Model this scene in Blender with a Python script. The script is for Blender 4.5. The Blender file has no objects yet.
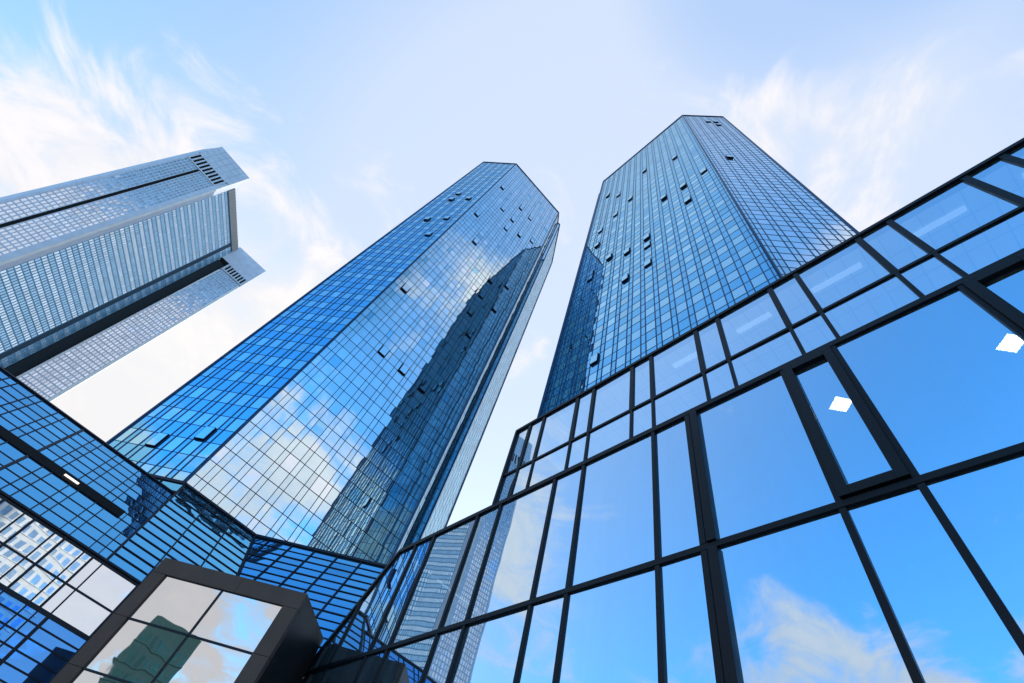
import bpy, math, random
from mathutils import Vector, Matrix
from mathutils.bvhtree import BVHTree
rng = random.Random(7)
sc = bpy.context.scene
col = sc.collection
V = Vector
EYE = V((0, 0, 1.6))
FPX = 477.0
CAMR = Matrix(((0.9182288917343011, -0.396050126100721, 0.0),
               (-0.3280385725424978, -0.760546393148217, -0.5603212282195973),
               (0.2219152930932824, 0.5145031404032833, -0.8282753897143642)))

def az(d):
    r = math.radians(d)
    return V((math.sin(r), math.cos(r), 0))
UP = V((0, 0, 1))
A_ = az(-26.67)      # along the long glass facade, away from the viewer
N_ = az(63.33)       # across it
CH = az(108.33)
CN = az(18.33)

# ------------------------------------------------------------------ materials
def newmat(name):
    m = bpy.data.materials.new(name)
    m.use_nodes = True
    nt = m.node_tree
    for n in list(nt.nodes):
        nt.nodes.remove(n)
    out = nt.nodes.new('ShaderNodeOutputMaterial')
    return m, nt, out

def mirror_glass(name, tint, dark, rough=0.012, bump=0.007, bscale=0.3, thru=0.0, vary=0.06, grime=0.05, f0=0.62, gz=4.0, streak=False):
    """Coated facade glass: tinted mirror coat over a dark interior (optionally see-through)."""
    m, nt, out = newmat(name)
    N = nt.nodes; L = nt.links
    geo = N.new('ShaderNodeNewGeometry')
    oi = N.new('ShaderNodeTexCoord')
    # slow waviness of the float glass
    nz = N.new('ShaderNodeTexNoise'); nz.inputs['Scale'].default_value = bscale; nz.inputs['Detail'].default_value = 1.5
    L.new(geo.outputs['Position'], nz.inputs['Vector'])
    bp = N.new('ShaderNodeBump'); bp.inputs['Strength'].default_value = 1.0; bp.inputs['Distance'].default_value = bump
    L.new(nz.outputs['Fac'], bp.inputs['Height'])
    # per pane tone and patchy dirt
    wn = N.new('ShaderNodeMapRange'); wn.inputs['To Min'].default_value = 1 - vary; wn.inputs['To Max'].default_value = 1 + vary
    L.new(geo.outputs['Random Per Island'], wn.inputs['Value'])
    dz = N.new('ShaderNodeTexNoise'); dz.inputs['Scale'].default_value = 0.9; dz.inputs['Detail'].default_value = 6; dz.inputs['Roughness'].default_value = 0.7
    if streak:
        smp = N.new('ShaderNodeMapping'); smp.inputs['Scale'].default_value = (2.2, 2.2, 0.22)
        L.new(geo.outputs['Position'], smp.inputs['Vector']); L.new(smp.outputs[0], dz.inputs['Vector'])
    else:
        L.new(geo.outputs['Position'], dz.inputs['Vector'])
    dm = N.new('ShaderNodeMapRange'); dm.inputs['From Min'].default_value = 0.3; dm.inputs['From Max'].default_value = 0.75
    dm.inputs['To Min'].default_value = 0.0; dm.inputs['To Max'].default_value = grime
    L.new(dz.outputs['Fac'], dm.inputs['Value'])
    tc = N.new('ShaderNodeVectorMath'); tc.operation = 'SCALE'; tc.inputs[0].default_value = tint
    L.new(wn.outputs['Result'], tc.inputs['Scale'])
    # tint fades to white at grazing angles
    lw = N.new('ShaderNodeLayerWeight'); lw.inputs['Blend'].default_value = 0.5
    L.new(bp.outputs['Normal'], lw.inputs['Normal'])
    pw = N.new('ShaderNodeMath'); pw.operation = 'POWER'; pw.inputs[1].default_value = gz
    L.new(lw.outputs['Facing'], pw.inputs[0])
    pm = N.new('ShaderNodeMath'); pm.operation = 'MULTIPLY'; pm.inputs[1].default_value = 0.6
    L.new(pw.outputs[0], pm.inputs[0])
    mc = N.new('ShaderNodeMix'); mc.data_type = 'RGBA'
    L.new(pm.outputs[0], mc.inputs['Factor']); L.new(tc.outputs['Vector'], mc.inputs['A']); mc.inputs['B'].default_value = (0.92, 0.95, 1, 1)
    gl = N.new('ShaderNodeBsdfGlossy'); gl.inputs['Roughness'].default_value = rough
    L.new(mc.outputs['Result'], gl.inputs['Color']); L.new(bp.outputs['Normal'], gl.inputs['Normal'])
    df = N.new('ShaderNodeBsdfDiffuse'); df.inputs['Color'].default_value = (*dark, 1)
    base = df
    if thru > 0:
        tr = N.new('ShaderNodeBsdfTransparent'); tr.inputs['Color'].default_value = (0.72, 0.85, 0.9, 1)
        mx = N.new('ShaderNodeMixShader'); mx.inputs[0].default_value = thru
        L.new(df.outputs[0], mx.inputs[1]); L.new(tr.outputs[0], mx.inputs[2]); base = mx
    fr = N.new('ShaderNodeMapRange'); fr.inputs['To Min'].default_value = f0; fr.inputs['To Max'].default_value = 1.0
    L.new(pw.outputs[0], fr.inputs['Value'])
    m1 = N.new('ShaderNodeMixShader'); L.new(fr.outputs['Result'], m1.inputs[0]); L.new(base.outputs[0], m1.inputs[1]); L.new(gl.outputs[0], m1.inputs[2])
    dd = N.new('ShaderNodeBsdfDiffuse'); dd.inputs['Color'].default_value = (0.45, 0.5, 0.52, 1)
    m2 = N.new('ShaderNodeMixShader'); L.new(dm.outputs['Result'], m2.inputs[0]); L.new(m1.outputs[0], m2.inputs[1]); L.new(dd.outputs[0], m2.inputs[2])
    L.new(m2.outputs[0], out.inputs['Surface'])
    return m

def solid(name, colr, rough=0.5, metal=0.0, nscale=3.0, namt=0.12, bump=0.0, emit=None, stretch=(1, 1, 1), spec=0.22):
    m, nt, out = newmat(name)
    N = nt.nodes; L = nt.links
    b = N.new('ShaderNodeBsdfPrincipled')
    b.inputs['Roughness'].default_value = rough; b.inputs['Metallic'].default_value = metal
    g = N.new('ShaderNodeNewGeometry'); mp = N.new('ShaderNodeMapping'); mp.inputs['Scale'].default_value = stretch
    nz = N.new('ShaderNodeTexNoise'); nz.inputs['Scale'].default_value = nscale; nz.inputs['Detail'].default_value = 5
    L.new(g.outputs['Position'], mp.inputs['Vector']); L.new(mp.outputs[0], nz.inputs['Vector'])
    mr = N.new('ShaderNodeMapRange'); mr.inputs['To Min'].default_value = 1 - namt; mr.inputs['To Max'].default_value = 1 + namt
    mr.inputs['From Min'].default_value = 0.3; mr.inputs['From Max'].default_value = 0.7
    L.new(nz.outputs['Fac'], mr.inputs['Value'])
    vs = N.new('ShaderNodeVectorMath'); vs.operation = 'SCALE'; vs.inputs[0].default_value = colr
    L.new(mr.outputs['Result'], vs.inputs['Scale']); L.new(vs.outputs['Vector'], b.inputs['Base Color'])
    rr = N.new('ShaderNodeMapRange'); rr.inputs['To Min'].default_value = max(0.02, rough - 0.1); rr.inputs['To Max'].default_value = min(1, rough + 0.1)
    L.new(nz.outputs['Fac'], rr.inputs['Value']); L.new(rr.outputs['Result'], b.inputs['Roughness'])
    if bump:
        bp = N.new('ShaderNodeBump'); bp.inputs['Distance'].default_value = bump
        L.new(nz.outputs['Fac'], bp.inputs['Height']); L.new(bp.outputs[0], b.inputs['Normal'])
    b.inputs['Specular IOR Level'].default_value = spec
    if emit:
        b.inputs['Emission Color'].default_value = (*emit[0], 1); b.inputs['Emission Strength'].default_value = emit[1]
    L.new(b.outputs[0], out.inputs['Surface'])
    return m

M = {}
M['vision'] = mirror_glass('tower_vision_glass', (0.44, 0.79, 0.94), (0.03, 0.09, 0.14), f0=0.86, vary=0.12)
M['blue'] = mirror_glass('tower_spandrel_glass', (0.19, 0.60, 0.90), (0.01, 0.05, 0.10), f0=0.88, vary=0.08)
M['teal'] = mirror_glass('tower_teal_glass', (0.30, 0.62, 0.78), (0.008, 0.07, 0.10), f0=0.36, vary=0.2, gz=1.8)
M['bright'] = mirror_glass('tower_bright_glass', (0.86, 0.94, 1.0), (0.05, 0.09, 0.12), f0=0.92, vary=0.06)
M['clear'] = mirror_glass('tower_clear_glass', (0.76, 0.92, 0.98), (0.03, 0.07, 0.10), f0=0.88, vary=0.07)
M['podium'] = mirror_glass('podium_blue_glass', (0.09, 0.43, 0.82), (0.005, 0.05, 0.12), f0=0.86, bump=0.006, bscale=0.6, vary=0.10)
M['podium_teal'] = mirror_glass('podium_teal_glass', (0.13, 0.52, 0.86), (0.01, 0.06, 0.10), f0=0.84, bump=0.010, bscale=0.6, vary=0.16)
M['white_glass'] = mirror_glass('podium_clear_glass', (0.88, 0.93, 0.97), (0.05, 0.07, 0.07), f0=0.88, bump=0.008, vary=0.04)
M['deep_blue'] = mirror_glass('podium_deep_blue_glass', (0.10, 0.38, 0.95), (0.005, 0.04, 0.16), f0=0.8, vary=0.06)
M['hall'] = mirror_glass('hall_glass', (0.62, 0.79, 0.93), (0.01, 0.04, 0.07), f0=0.86, thru=1.0, bump=0.005, bscale=0.35, vary=0.07, grime=0.09, streak=True)
M['box_glass'] = mirror_glass('vestibule_glass', (0.84, 0.82, 0.78), (0.03, 0.07, 0.06), f0=0.78, bump=0.01, bscale=0.5, vary=0.03, grime=0.05)
M['trianon'] = mirror_glass('slab_window_glass', (0.90, 0.95, 1.0), (0.50, 0.56, 0.68), f0=0.6, vary=0.22)
M['trianon_mid'] = mirror_glass('recessed_window_glass', (0.90, 0.98, 1.0), (0.52, 0.68, 0.80), f0=0.65, vary=0.16)
M['slate'] = solid('slate_blue_frame', (0.16, 0.32, 0.46), 0.4, 0.2)
M['trianon_mid_b'] = mirror_glass('recessed_spandrel_glass', (0.55, 0.80, 0.95), (0.16, 0.30, 0.42), f0=0.6, vary=0.12)
M['mull'] = solid('dark_mullion', (0.012, 0.018, 0.03), 0.35, 0.4)
M['mull_blue'] = solid('navy_mullion', (0.012, 0.06, 0.14), 0.35, 0.2)
M['navy_glass'] = solid('navy_strip', (0.012, 0.05, 0.085), 0.3)
M['hallframe'] = solid('black_frame_metal', (0.0035, 0.0045, 0.007), 0.45, 0.0, nscale=1.2, namt=0.25, stretch=(2, 2, 2))
M['core'] = solid('dark_core', (0.01, 0.018, 0.025), 0.6)
M['black'] = solid('black_slot', (0.006, 0.005, 0.005), 0.8)
M['alu'] = solid('pale_aluminium', (0.62, 0.66, 0.76), 0.5, 0.1, nscale=0.4, namt=0.08)
M['alu_warm'] = solid('pale_concrete_panel', (0.85, 0.84, 0.83), 0.6, 0.0, nscale=0.5, namt=0.08)
M['alu_brown'] = solid('parapet_panel', (0.36, 0.33, 0.31), 0.6)
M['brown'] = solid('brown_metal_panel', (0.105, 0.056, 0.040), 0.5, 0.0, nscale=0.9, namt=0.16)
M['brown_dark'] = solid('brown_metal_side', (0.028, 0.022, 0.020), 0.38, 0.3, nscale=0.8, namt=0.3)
M['stone'] = solid('sandstone_cladding', (0.72, 0.66, 0.50), 0.85, 0, nscale=1.5, namt=0.15, bump=0.01)
M['stone_lit'] = solid('pale_sandstone', (0.85, 0.78, 0.58), 0.85, 0, nscale=1.0, namt=0.12)
M['stone_w'] = solid('white_render', (0.85, 0.85, 0.85), 0.8, 0, nscale=0.6, namt=0.08)
M['roof'] = solid('roof_felt', (0.10, 0.10, 0.105), 0.9, 0, nscale=4)
M['darkwin'] = mirror_glass('old_window_glass', (0.4, 0.5, 0.6), (0.02, 0.03, 0.04), f0=0.35)
M['bluewin'] = mirror_glass('office_window_glass', (0.6, 0.78, 0.95), (0.38, 0.52, 0.70), f0=0.4)
M['greenwin'] = mirror_glass('green_window_glass', (0.25, 0.5, 0.5), (0.02, 0.09, 0.08), f0=0.3)
M['ceil'] = solid('hall_ceiling', (0.16, 0.2, 0.24), 0.8)
M['floor_in'] = solid('hall_floor', (0.05, 0.055, 0.06), 0.7)
M['lamp'] = solid('lit_panel', (0.9, 0.9, 0.85), 0.5, emit=((1.0, 0.95, 0.80), 13.0))
M['strip'] = solid('lit_strip', (0.5, 0.55, 0.6), 0.5, emit=((0.75, 0.88, 1.0), 1.6))
M['tube'] = solid('lit_tube', (0.9, 0.9, 0.85), 0.5, emit=((1.0, 0.85, 0.68), 1.3))

# ------------------------------------------------------------------ mesh helpers
class MB:
    def __init__(s):
        s.v = []; s.f = []; s.m = []
    def quad(s, a, b, c, d, mi=0):
        k = len(s.v); s.v += [tuple(a), tuple(b), tuple(c), tuple(d)]; s.f.append((k, k+1, k+2, k+3)); s.m.append(mi)
    def obox(s, c, u, v, w, hu, hv, hw, mi=0):
        """box: centre c, unit axes u v w, half sizes"""
        k = len(s.v)
        for du in (-1, 1):
            for dv in (-1, 1):
                for dw in (-1, 1):
                    s.v.append(tuple(c + u*(hu*du) + v*(hv*dv) + w*(hw*dw)))
        for f in ((0,1,3,2),(4,6,7,5),(0,4,5,1),(2,3,7,6),(0,2,6,4),(1,5,7,3)):
            s.f.append(tuple(k+i for i in f)); s.m.append(mi)
    def bar(s, p, q, wdir, hw, ndir, d0, d1, mi=0):
        """bar from p to q; half width hw along wdir; from depth d0 to d1 along ndir"""
        L = (q-p); ln = L.length; L = L/ln
        s.obox((p+q)/2 + ndir*((d0+d1)/2), L, wdir, ndir, ln/2, hw, abs(d1-d0)/2, mi)
    def prism(s, pts, z0, z1, mi=0, cap=1):
        k = len(s.v); n = len(pts)
        for p in pts: s.v.append((p[0], p[1], z0))
        for p in pts: s.v.append((p[0], p[1], z1))
        for i in range(n):
            j = (i+1) % n
            s.f.append((k+i, k+j, k+n+j, k+n+i)); s.m.append(mi)
        s.f.append(tuple(k+n+i for i in range(n))); s.m.append(cap)
        s.f.append(tuple(k+i for i in reversed(range(n)))); s.m.append(cap)
    def build(s, name, mats, parent=None, bevel=0):
        me = bpy.data.meshes.new(name)
        me.from_pydata(s.v, [], s.f)
        if not isinstance(mats, (list, tuple)): mats = [mats]
        for m in mats: me.materials.append(m)
        me.polygons.foreach_set('material_index', [min(i, len(mats)-1) for i in s.m])
        me.update()
        o = bpy.data.objects.new(name, me); col.objects.link(o)
        if parent is not None:
            o.parent = parent
            me.transform(Matrix.Translation(-wloc(parent)))
        if bevel:
            b = o.modifiers.new('bevel', 'BEVEL'); b.width = bevel; b.segments = 2; b.limit_method = 'ANGLE'
        return o

def wloc(o):
    p = V(o.location)
    while o.parent:
        o = o.parent; p = p + V(o.location)
    return p

def thing(name, label, cat, loc, group=None):
    o = bpy.data.objects.new(name, None); col.objects.link(o)
    o.location = loc; o.empty_display_size = 1.0
    o['label'] = label; o['category'] = cat
    if group: o['group'] = group
    return o

def project(p):
    q = CAMR.transposed() @ (p - EYE)
    if q.z > -0.01: return None
    return (512 + FPX*q.x/-q.z, 341.5 - FPX*q.y/-q.z)

OCC = []    # (verts, faces) of solid bodies for the visibility sort of panes
def occ(mb): OCC.append((list(mb.v), [tuple(f) for f in mb.f]))

PENDING = []   # (thing, [(corners, mat)], max individual)

def inpoly(pt, poly):
    x, y = pt; r = False; n = len(poly)
    for i in range(n):
        x1, y1 = poly[i]; x2, y2 = poly[(i+1) % n]
        if (y1 > y) != (y2 > y) and x < (x2-x1)*(y-y1)/(y2-y1)+x1: r = not r
    return r

def curtain(P0, u, s, cols, rows, nrm, panes, mb, matf, vw=0.05, hw=0.04, depth=0.10, jit=0.003, vws=None, hws=None, skip=None, off=0.0, vcols=None, hrows=None):
    """P0 origin; u across, s up (unit); cols/rows breakpoints; panes appended to list, mullions to mb."""
    for i in range(len(cols)-1):
        for j in range(len(rows)-1):
            if skip and skip(i, j): continue
            c0, c1, r0, r1 = cols[i], cols[i+1], rows[j], rows[j+1]
            cx, cy = (c0+c1)/2, (r0+r1)/2
            ax, ay = rng.gauss(0, jit), rng.gauss(0, jit)
            pts = []
            for (cc, rr) in ((c0, r0), (c1, r0), (c1, r1), (c0, r1)):
                pts.append(P0 + u*cc + s*rr + nrm*(off + ax*(cc-cx) + ay*(rr-cy)))
            panes.append((pts, matf(i, j), nrm))
    for i, c in enumerate(cols):
        if vcols and not vcols(i): continue
        w = vws(i) if vws else vw
        mb.bar(P0+u*c+s*rows[0], P0+u*c+s*rows[-1], u, w, nrm, off-0.04, off+depth)
    for j, r in enumerate(rows):
        if hrows and not hrows(j): continue
        w = hws(j) if hws else hw
        mb.bar(P0+u*cols[0]+s*r, P0+u*cols[-1]+s*r, s, w, nrm, off-0.038, off+depth*0.5)

def pattern(W, start, mod, nar):
    c = [0.0]
    x = start
    while x < W-0.05:
        if x > 0.08: c.append(round(x, 3))
        if 0.08 < x+nar < W-0.08: c.append(round(x+nar, 3))
        x += mod
    c.append(W)
    return c

# ------------------------------------------------------------------ camera
cd = bpy.data.cameras.new('camera'); cam = bpy.data.objects.new('camera', cd); col.objects.link(cam)
cd.sensor_width = 36; cd.lens = FPX*36/1024; cd.clip_end = 20000; cd.clip_start = 0.1
mw = CAMR.to_4x4(); mw.translation = EYE; cam.matrix_world = mw
sc.camera = cam

# ------------------------------------------------------------------ ground
mb = MB(); mb.quad((-6000, -6000, 0), (6000, -6000, 0), (6000, 6000, 0), (-6000, 6000, 0))
g = mb.build('ground', solid('asphalt', (0.055, 0.055, 0.058), 0.85, 0, nscale=2.0, namt=0.2)); g['kind'] = 'structure'
mb = MB(); mb.quad((-60, -14, 0.006), (60, -14, 0.006), (60, 120, 0.006), (-60, 120, 0.006))
def paver():
    m, nt, out = newmat('granite_paving')
    N = nt.nodes; L = nt.links
    b = N.new('ShaderNodeBsdfPrincipled'); b.inputs['Roughness'].default_value = 0.7
    g_ = N.new('ShaderNodeNewGeometry'); br = N.new('ShaderNodeTexBrick')
    br.inputs['Scale'].default_value = 1.0; br.inputs['Color1'].default_value = (0.22, 0.22, 0.21, 1); br.inputs['Color2'].default_value = (0.27, 0.26, 0.25, 1)
    br.inputs['Mortar'].default_value = (0.08, 0.08, 0.08, 1); br.inputs['Mortar Size'].default_value = 0.012
    L.new(g_.outputs['Position'], br.inputs['Vector']); L.new(br.outputs['Color'], b.inputs['Base Color']); L.new(b.outputs[0], out.inputs['Surface'])
    return m
g = mb.build('pavement', paver()); g['kind'] = 'structure'

# ------------------------------------------------------------------ twin towers
ROW = 1.77
def tower(root, poly, H, spec, openings, hidden_skip):
    """poly: corners; spec[i] = (start, style) for edge i -> i+1"""
    core = MB(); cen = sum((V((p[0], p[1], 0)) for p in poly), V((0, 0, 0)))/len(poly)
    inner = []
    n = len(poly)
    P = [V((p[0], p[1], 0)) for p in poly]
    # outward normals
    area = sum(P[i].x*P[(i+1) % n].y - P[(i+1) % n].x*P[i].y for i in range(n))
    sgn = 1 if area > 0 else -1
    nr = []
    for i in range(n):
        e = (P[(i+1) % n]-P[i]).normalized(); nr.append(V((e.y, -e.x, 0))*sgn)
    # inset outline by 0.12
    for i in range(n):
        a = nr[i-1]; b = nr[i]; k = 1+a.dot(b)
        inner.append(P[i] - (a+b)*(0.14/k if k > 0.2 else 0.14))
    core.prism(inner, 0, H-0.3, 0, 1)
    core.build('tower_core', [M['core'], M['roof']], root); occ(core)
    cop = MB()
    panes = []; frames = []
    nrow = int(H/ROW); rows = [H - ROW*(nrow-k) for k in range(nrow+1)]
    rows[0] = 0.0
    used = set()
    for i in range(n):
        u = P[(i+1) % n]-P[i]; W = u.length; u = u/W
        start, style = spec[i]
        cols = pattern(W, start, 1.87, 0.62)
        cellopen = {}
        for (px, py, kind, sz) in openings:
            # intersect the line of sight with this face
            d = CAMR @ V((px-512, -(py-341.5), -FPX)); den = d.dot(nr[i])
            if den > -1e-6: continue
            t = (P[i]-EYE).dot(nr[i])/den; hp = EYE + d*t
            uu = (hp-P[i]).dot(u)
            if not (0 < uu < W and 5 < hp.z < H): continue
            if kind != i: continue
            ci = max(k for k in range(len(cols)-1) if cols[k] <= uu)
            if cols[ci+1]-cols[ci] < 0.9:
                ci = ci+1 if ci+2 < len(cols) else ci-1
            rj = max(k for k in range(len(rows)-1) if rows[k] <= hp.z)
            cellopen[(ci, rj)] = sz
        fm = MB()
        def matf(a, b, style=style, cols=cols):
            wide = cols[a+1]-cols[a] > 0.9
            if style == 'alt':
                if not wide: return 'blue'
                return ('vision' if rng.random() < 0.93 else 'blue') if b % 2 == 0 else 'blue'
            if style == 'softalt':
                return ('bright' if b % 2 == 0 else 'clear') if wide else 'clear'
            if style == 'teal': return 'teal'
            r = rng.random()
            return 'clear' if r < 0.93 else ('bright' if r < 0.97 else 'vision')
        curtain(P[i], u, UP, cols, rows, nr[i], panes, fm, matf, vw=0.035, hw=0.028, depth=0.05 if style != 'teal' and W > 2 else 0.012,
                jit=0.0034, skip=lambda a, b: (a, b) in cellopen, vws=lambda k: 0.032 if style != 'alt' else 0.05)
        f = fm.build('mullion_grid', M['mull_blue'] if style != 'clear' else M['mull'], root)
        for (ci, rj), sz in cellopen.items():
            c0, c1 = cols[ci]+0.06, cols[ci+1]-0.06; r0, r1 = rows[rj]+0.05, rows[rj+1]-0.05
            ww = MB(); hh = (r1-r0)/2; o_ = 0.26*sz*rng.uniform(0.65, 1.2)
            cq = P[i]+u*((c0+c1)/2)+UP*((r0+r1)/2)
            ww.obox(cq+nr[i]*(0.03+o_/2), u, UP, nr[i], (c1-c0)/2-0.02, hh-0.02, o_/2, 0)
            wo = ww.build('open_window', M['mull'], root)
            gg = MB(); b0 = cq+nr[i]*(0.036+o_); w2 = (c1-c0)/2-0.08; h2 = hh-0.08
            gg.quad(b0-u*w2-UP*h2, b0+u*w2-UP*h2, b0+u*w2+UP*h2, b0-u*w2+UP*h2)
            gg.build('pane', M['vision' if style == 'alt' else 'clear'], wo)
        cop.bar(P[i]+UP*H, P[(i+1) % n]+UP*H, UP, 0.22, nr[i], -0.35, 0.16)
        cop.bar(P[i]+UP*0.02, P[i]+UP*(H-0.2), u, 0.09, nr[i], -0.09, 0.15)
    cop.build('coping', M['mull_blue'], root)
    PENDING.append((root, panes, 100))

ML = V((-31.0, 44.7, 0)); MC = V((-20.9, 41.2, 0)); MR = V((-2.6, 50.1, 0)); N1 = V((-1.6, 53.3, 0)); N2 = V((-0.8, 53.6, 0)); P5 = V((1.9, 67.1, 0))
P6 = P5 + az(-26.67)*24; P7 = P6 + az(-71.67)*11; P9 = ML + az(-26.67)*24; P8 = P9 + az(18.33)*10
t1 = thing('glass_tower', 'middle glass skyscraper with clouds and its dark twin mirrored in its broad side', 'skyscraper', (-15, 58, 0), 'twin glass towers')
oM = [(192,438,0,.8),(160,434,0,.8),(455.5,193,0,1),(446,200,0,1),(465.5,198,0,1),(441,219,0,1),(424.7,218,0,1),(423.5,235,0,1)]
oM += [(x, y, 1, .9) for x, y in ((501.4,188),(476.5,214),(501.7,209),(522,205),(519.6,208),(531,215),(529,217),(511,220),(505.5,229),(518,235),(531,241),(474.8,241),(402.6,290.4),(380,353),(400.7,371),(490.5,279),(506,284.5),(481,294),(493.5,307.5),(472,313),(420,389),(464,332))]
tower(t1, [ML, MC, MR, N1, N2, P5, P6, P7, P8, P9], 155, [(1.1,'alt'),(0.77,'clear'),(0.5,'teal'),(0.2,'clear'),(0.6,'teal'),(0.5,'clear'),(0.5,'clear'),(0.5,'clear'),(0.5,'clear'),(0.5,'alt')], oM, None)

RL = V((6.3, 35.7, 0)); RC = V((18.7, 11.0, 0)); RR = V((28.8, 7.5, 0))
R1 = RR + az(63.33)*20; R2 = R1 + az(18.33)*14; R3 = R2 + az(-26.67)*26; L1 = RL + az(18.33)*3.4; L2 = L1 + az(-40)*0.9; L3 = L2 + az(18.33)*13; L4 = L3 + az(63.33)*22
t2 = thing('glass_tower', 'right-hand blue glass skyscraper rising behind the black framed facade, with a checkered blue side', 'skyscraper', (30, 32, 0), 'twin glass towers')
oR = [(x, y, 0, 1) for x, y in ((673.8,159.4),(644,171.4),(701.5,172.2),(682,186.7),(663,200),(687,203),(629.8,199),(617,196),(606.6,197),(614,215),(599,232.5),(597,245),(646,240),(646,247.5),(626,253.5),(608.6,259),(647,265),(625,280),(591,273),(589,280),(594.6,360))]
oR += [(706,121.2,1,1),(711,121.8,1,1),(718.7,125,1,1),(729,156.8,1,1)]
tower(t2, [RL, RC, RR, R1, R2, R3, L4, L3, L2, L1], 155, [(0.48,'alt'),(0.54,'softalt'),(0.5,'clear'),(0.5,'clear'),(0.5,'clear'),(0.5,'clear'),(0.5,'clear'),(0.5,'teal'),(0.2,'teal'),(0.5,'teal')], oR, None)

# ------------------------------------------------------------------ slab tower on the left
T0 = V((-147.0, 91.8, 0)); T1 = V((-134.2, 100.4, 0)); T2 = V((-138.1, 136.9, 0)); T3 = V((-124.2, 144.1, 0))
Q1 = V((-139.5, 107.0, 0)); Q2 = V((-137.8, 137.2, 0))
t3 = thing('office_tower', 'pale grey skyscraper with two louvred corner slabs beside a recessed glass face', 'skyscraper', (-160, 125, 0))
pan3 = []
FL = 3.72
def slab_face(A, B, z0, z1, cols_n, u0, W, panes, key, frame, nrm, cw=0.26, rh=0.42, slot=None, offv=0.0):
    u = (B-A).normalized(); P0 = A + u*u0
    F2 = FL/2; k = int((z1-z0)/F2); rows = [z1-F2*(k-i) for i in range(k+1)]; rows[0] = z0
    cols = [W*i/cols_n for i in range(cols_n+1)]
    fm = MB()
    curtain(P0, u, UP, cols, rows, nrm, panes, fm, lambda i, j: key if (j % 2 == 0 or key == 'trianon') else 'trianon_mid_b', vw=cw/2, hw=rh/2, depth=0.12, jit=0.006, off=offv)
    fm.build('window_frame_grid', frame, t3)
d1 = (T1-T0).normalized(); n1 = V((d1.y, -d1.x, 0));
if n1.dot(EYE-T0) < 0: n1 = -n1
d2 = (T3-T2).normalized(); n2 = V((d2.y, -d2.x, 0))
if n2.dot(EYE-T2) < 0: n2 = -n2
dm_ = (Q2-Q1).normalized(); nm = V((dm_.y, -dm_.x, 0))
if nm.dot(EYE-Q1) < 0: nm = -nm
HT = 186.0
# corner slab one
c = MB(); b1 = -n1
poly1 = [T0-n1*0.15, T1-n1*0.15, Q1+V((-0.3, 0.2, 0))+b1*1.0, T0+b1*16+d1*4, T0+b1*9-d1*5]
c.prism([(p.x, p.y) for p in poly1], 0, HT-0.2, 0, 1); c.build('corner_slab', [M['alu'], M['roof']], t3); occ(c)
slab_face(T0, T1, 0, 166.2, 5, 0.7, 5.2, pan3, 'trianon', M['alu'], n1)
slab_face(T0, T1, 0, 166.2, 7, 7.2, 6.7, pan3, 'trianon', M['alu'], n1)
c = MB(); c.obox(T0+d1*6.55+UP*83+n1*0.06, d1, UP, n1, 0.42, 83, 0.10); c.build('shadow_gap', M['black'], t3)
c = MB(); c.obox(T0+d1*(15.5/2)+UP*((HT+173.4)/2)-n1*0.3, d1, UP, n1, 15.5/2+0.05, (HT-173.4)/2, 0.5)
c.obox(T0+d1*0.33+UP*83+n1*0.05, d1, UP, n1, 0.34, 86.8, 0.14)
c.obox(T0+d1*14.75+UP*83+n1*0.05, d1, UP, n1, 0.72, 86.8, 0.14)
c.build('cap_panel', M['alu'], t3)
def louvres(A, d, nrm, x0, x1, z0, z1, k):
    bk = MB(); bk.obox(A+d*((x0+x1)/2)+UP*((z0+z1)/2)+nrm*0.02, d, UP, nrm, (x1-x0)/2, (z1-z0)/2, 0.05)
    par = bk.build('louvre_panel', M['black'], t3)
    w = (x1-x0)/k
    for i in range(k+1):
        sl = MB(); sl.obox(A+d*(x0+w*i)+UP*((z0+z1)/2)+nrm*0.16, d, UP, nrm, w*0.2, (z1-z0)/2+0.05, 0.1)
        sl.build('fin', M['alu'], par)
    fr = MB()
    for z in (z0-0.35, z1+0.3):
        fr.obox(A+d*((x0+x1)/2)+UP*z+nrm*0.14, d, UP, nrm, (x1-x0)/2+0.2, 0.33, 0.16)
    fr.build('louvre_frame', M['alu'], t3)
louvres(T0, d1, n1, 0.7, 14.0, 167.2, 172.8, 9)
# pale return wall of slab one
rt = (Q1-T1).normalized(); rn = V((rt.y, -rt.x, 0))
if rn.dot(EYE-T1) < 0: rn = -rn
c = MB()
c.obox(T1+rt*0.9+UP*HT/2+rn*0.04-n1*0.1, rt, UP, rn, 1.0, HT/2, 0.2)
c.build('return_wall', M['alu_warm'], t3)
c = MB()
for k in range(1, 6): c.obox(T0+d1*(k*2.6)+UP*179.8+n1*0.2, d1, UP, n1, 0.04, 6.1, 0.02)
for z_ in (176.5, 179.8, 183.0): c.obox(T0+d1*7.75+UP*z_+n1*0.2, d1, UP, n1, 7.7, 0.04, 0.018)
c.build('panel_joints', M['slate'], t3)
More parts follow.
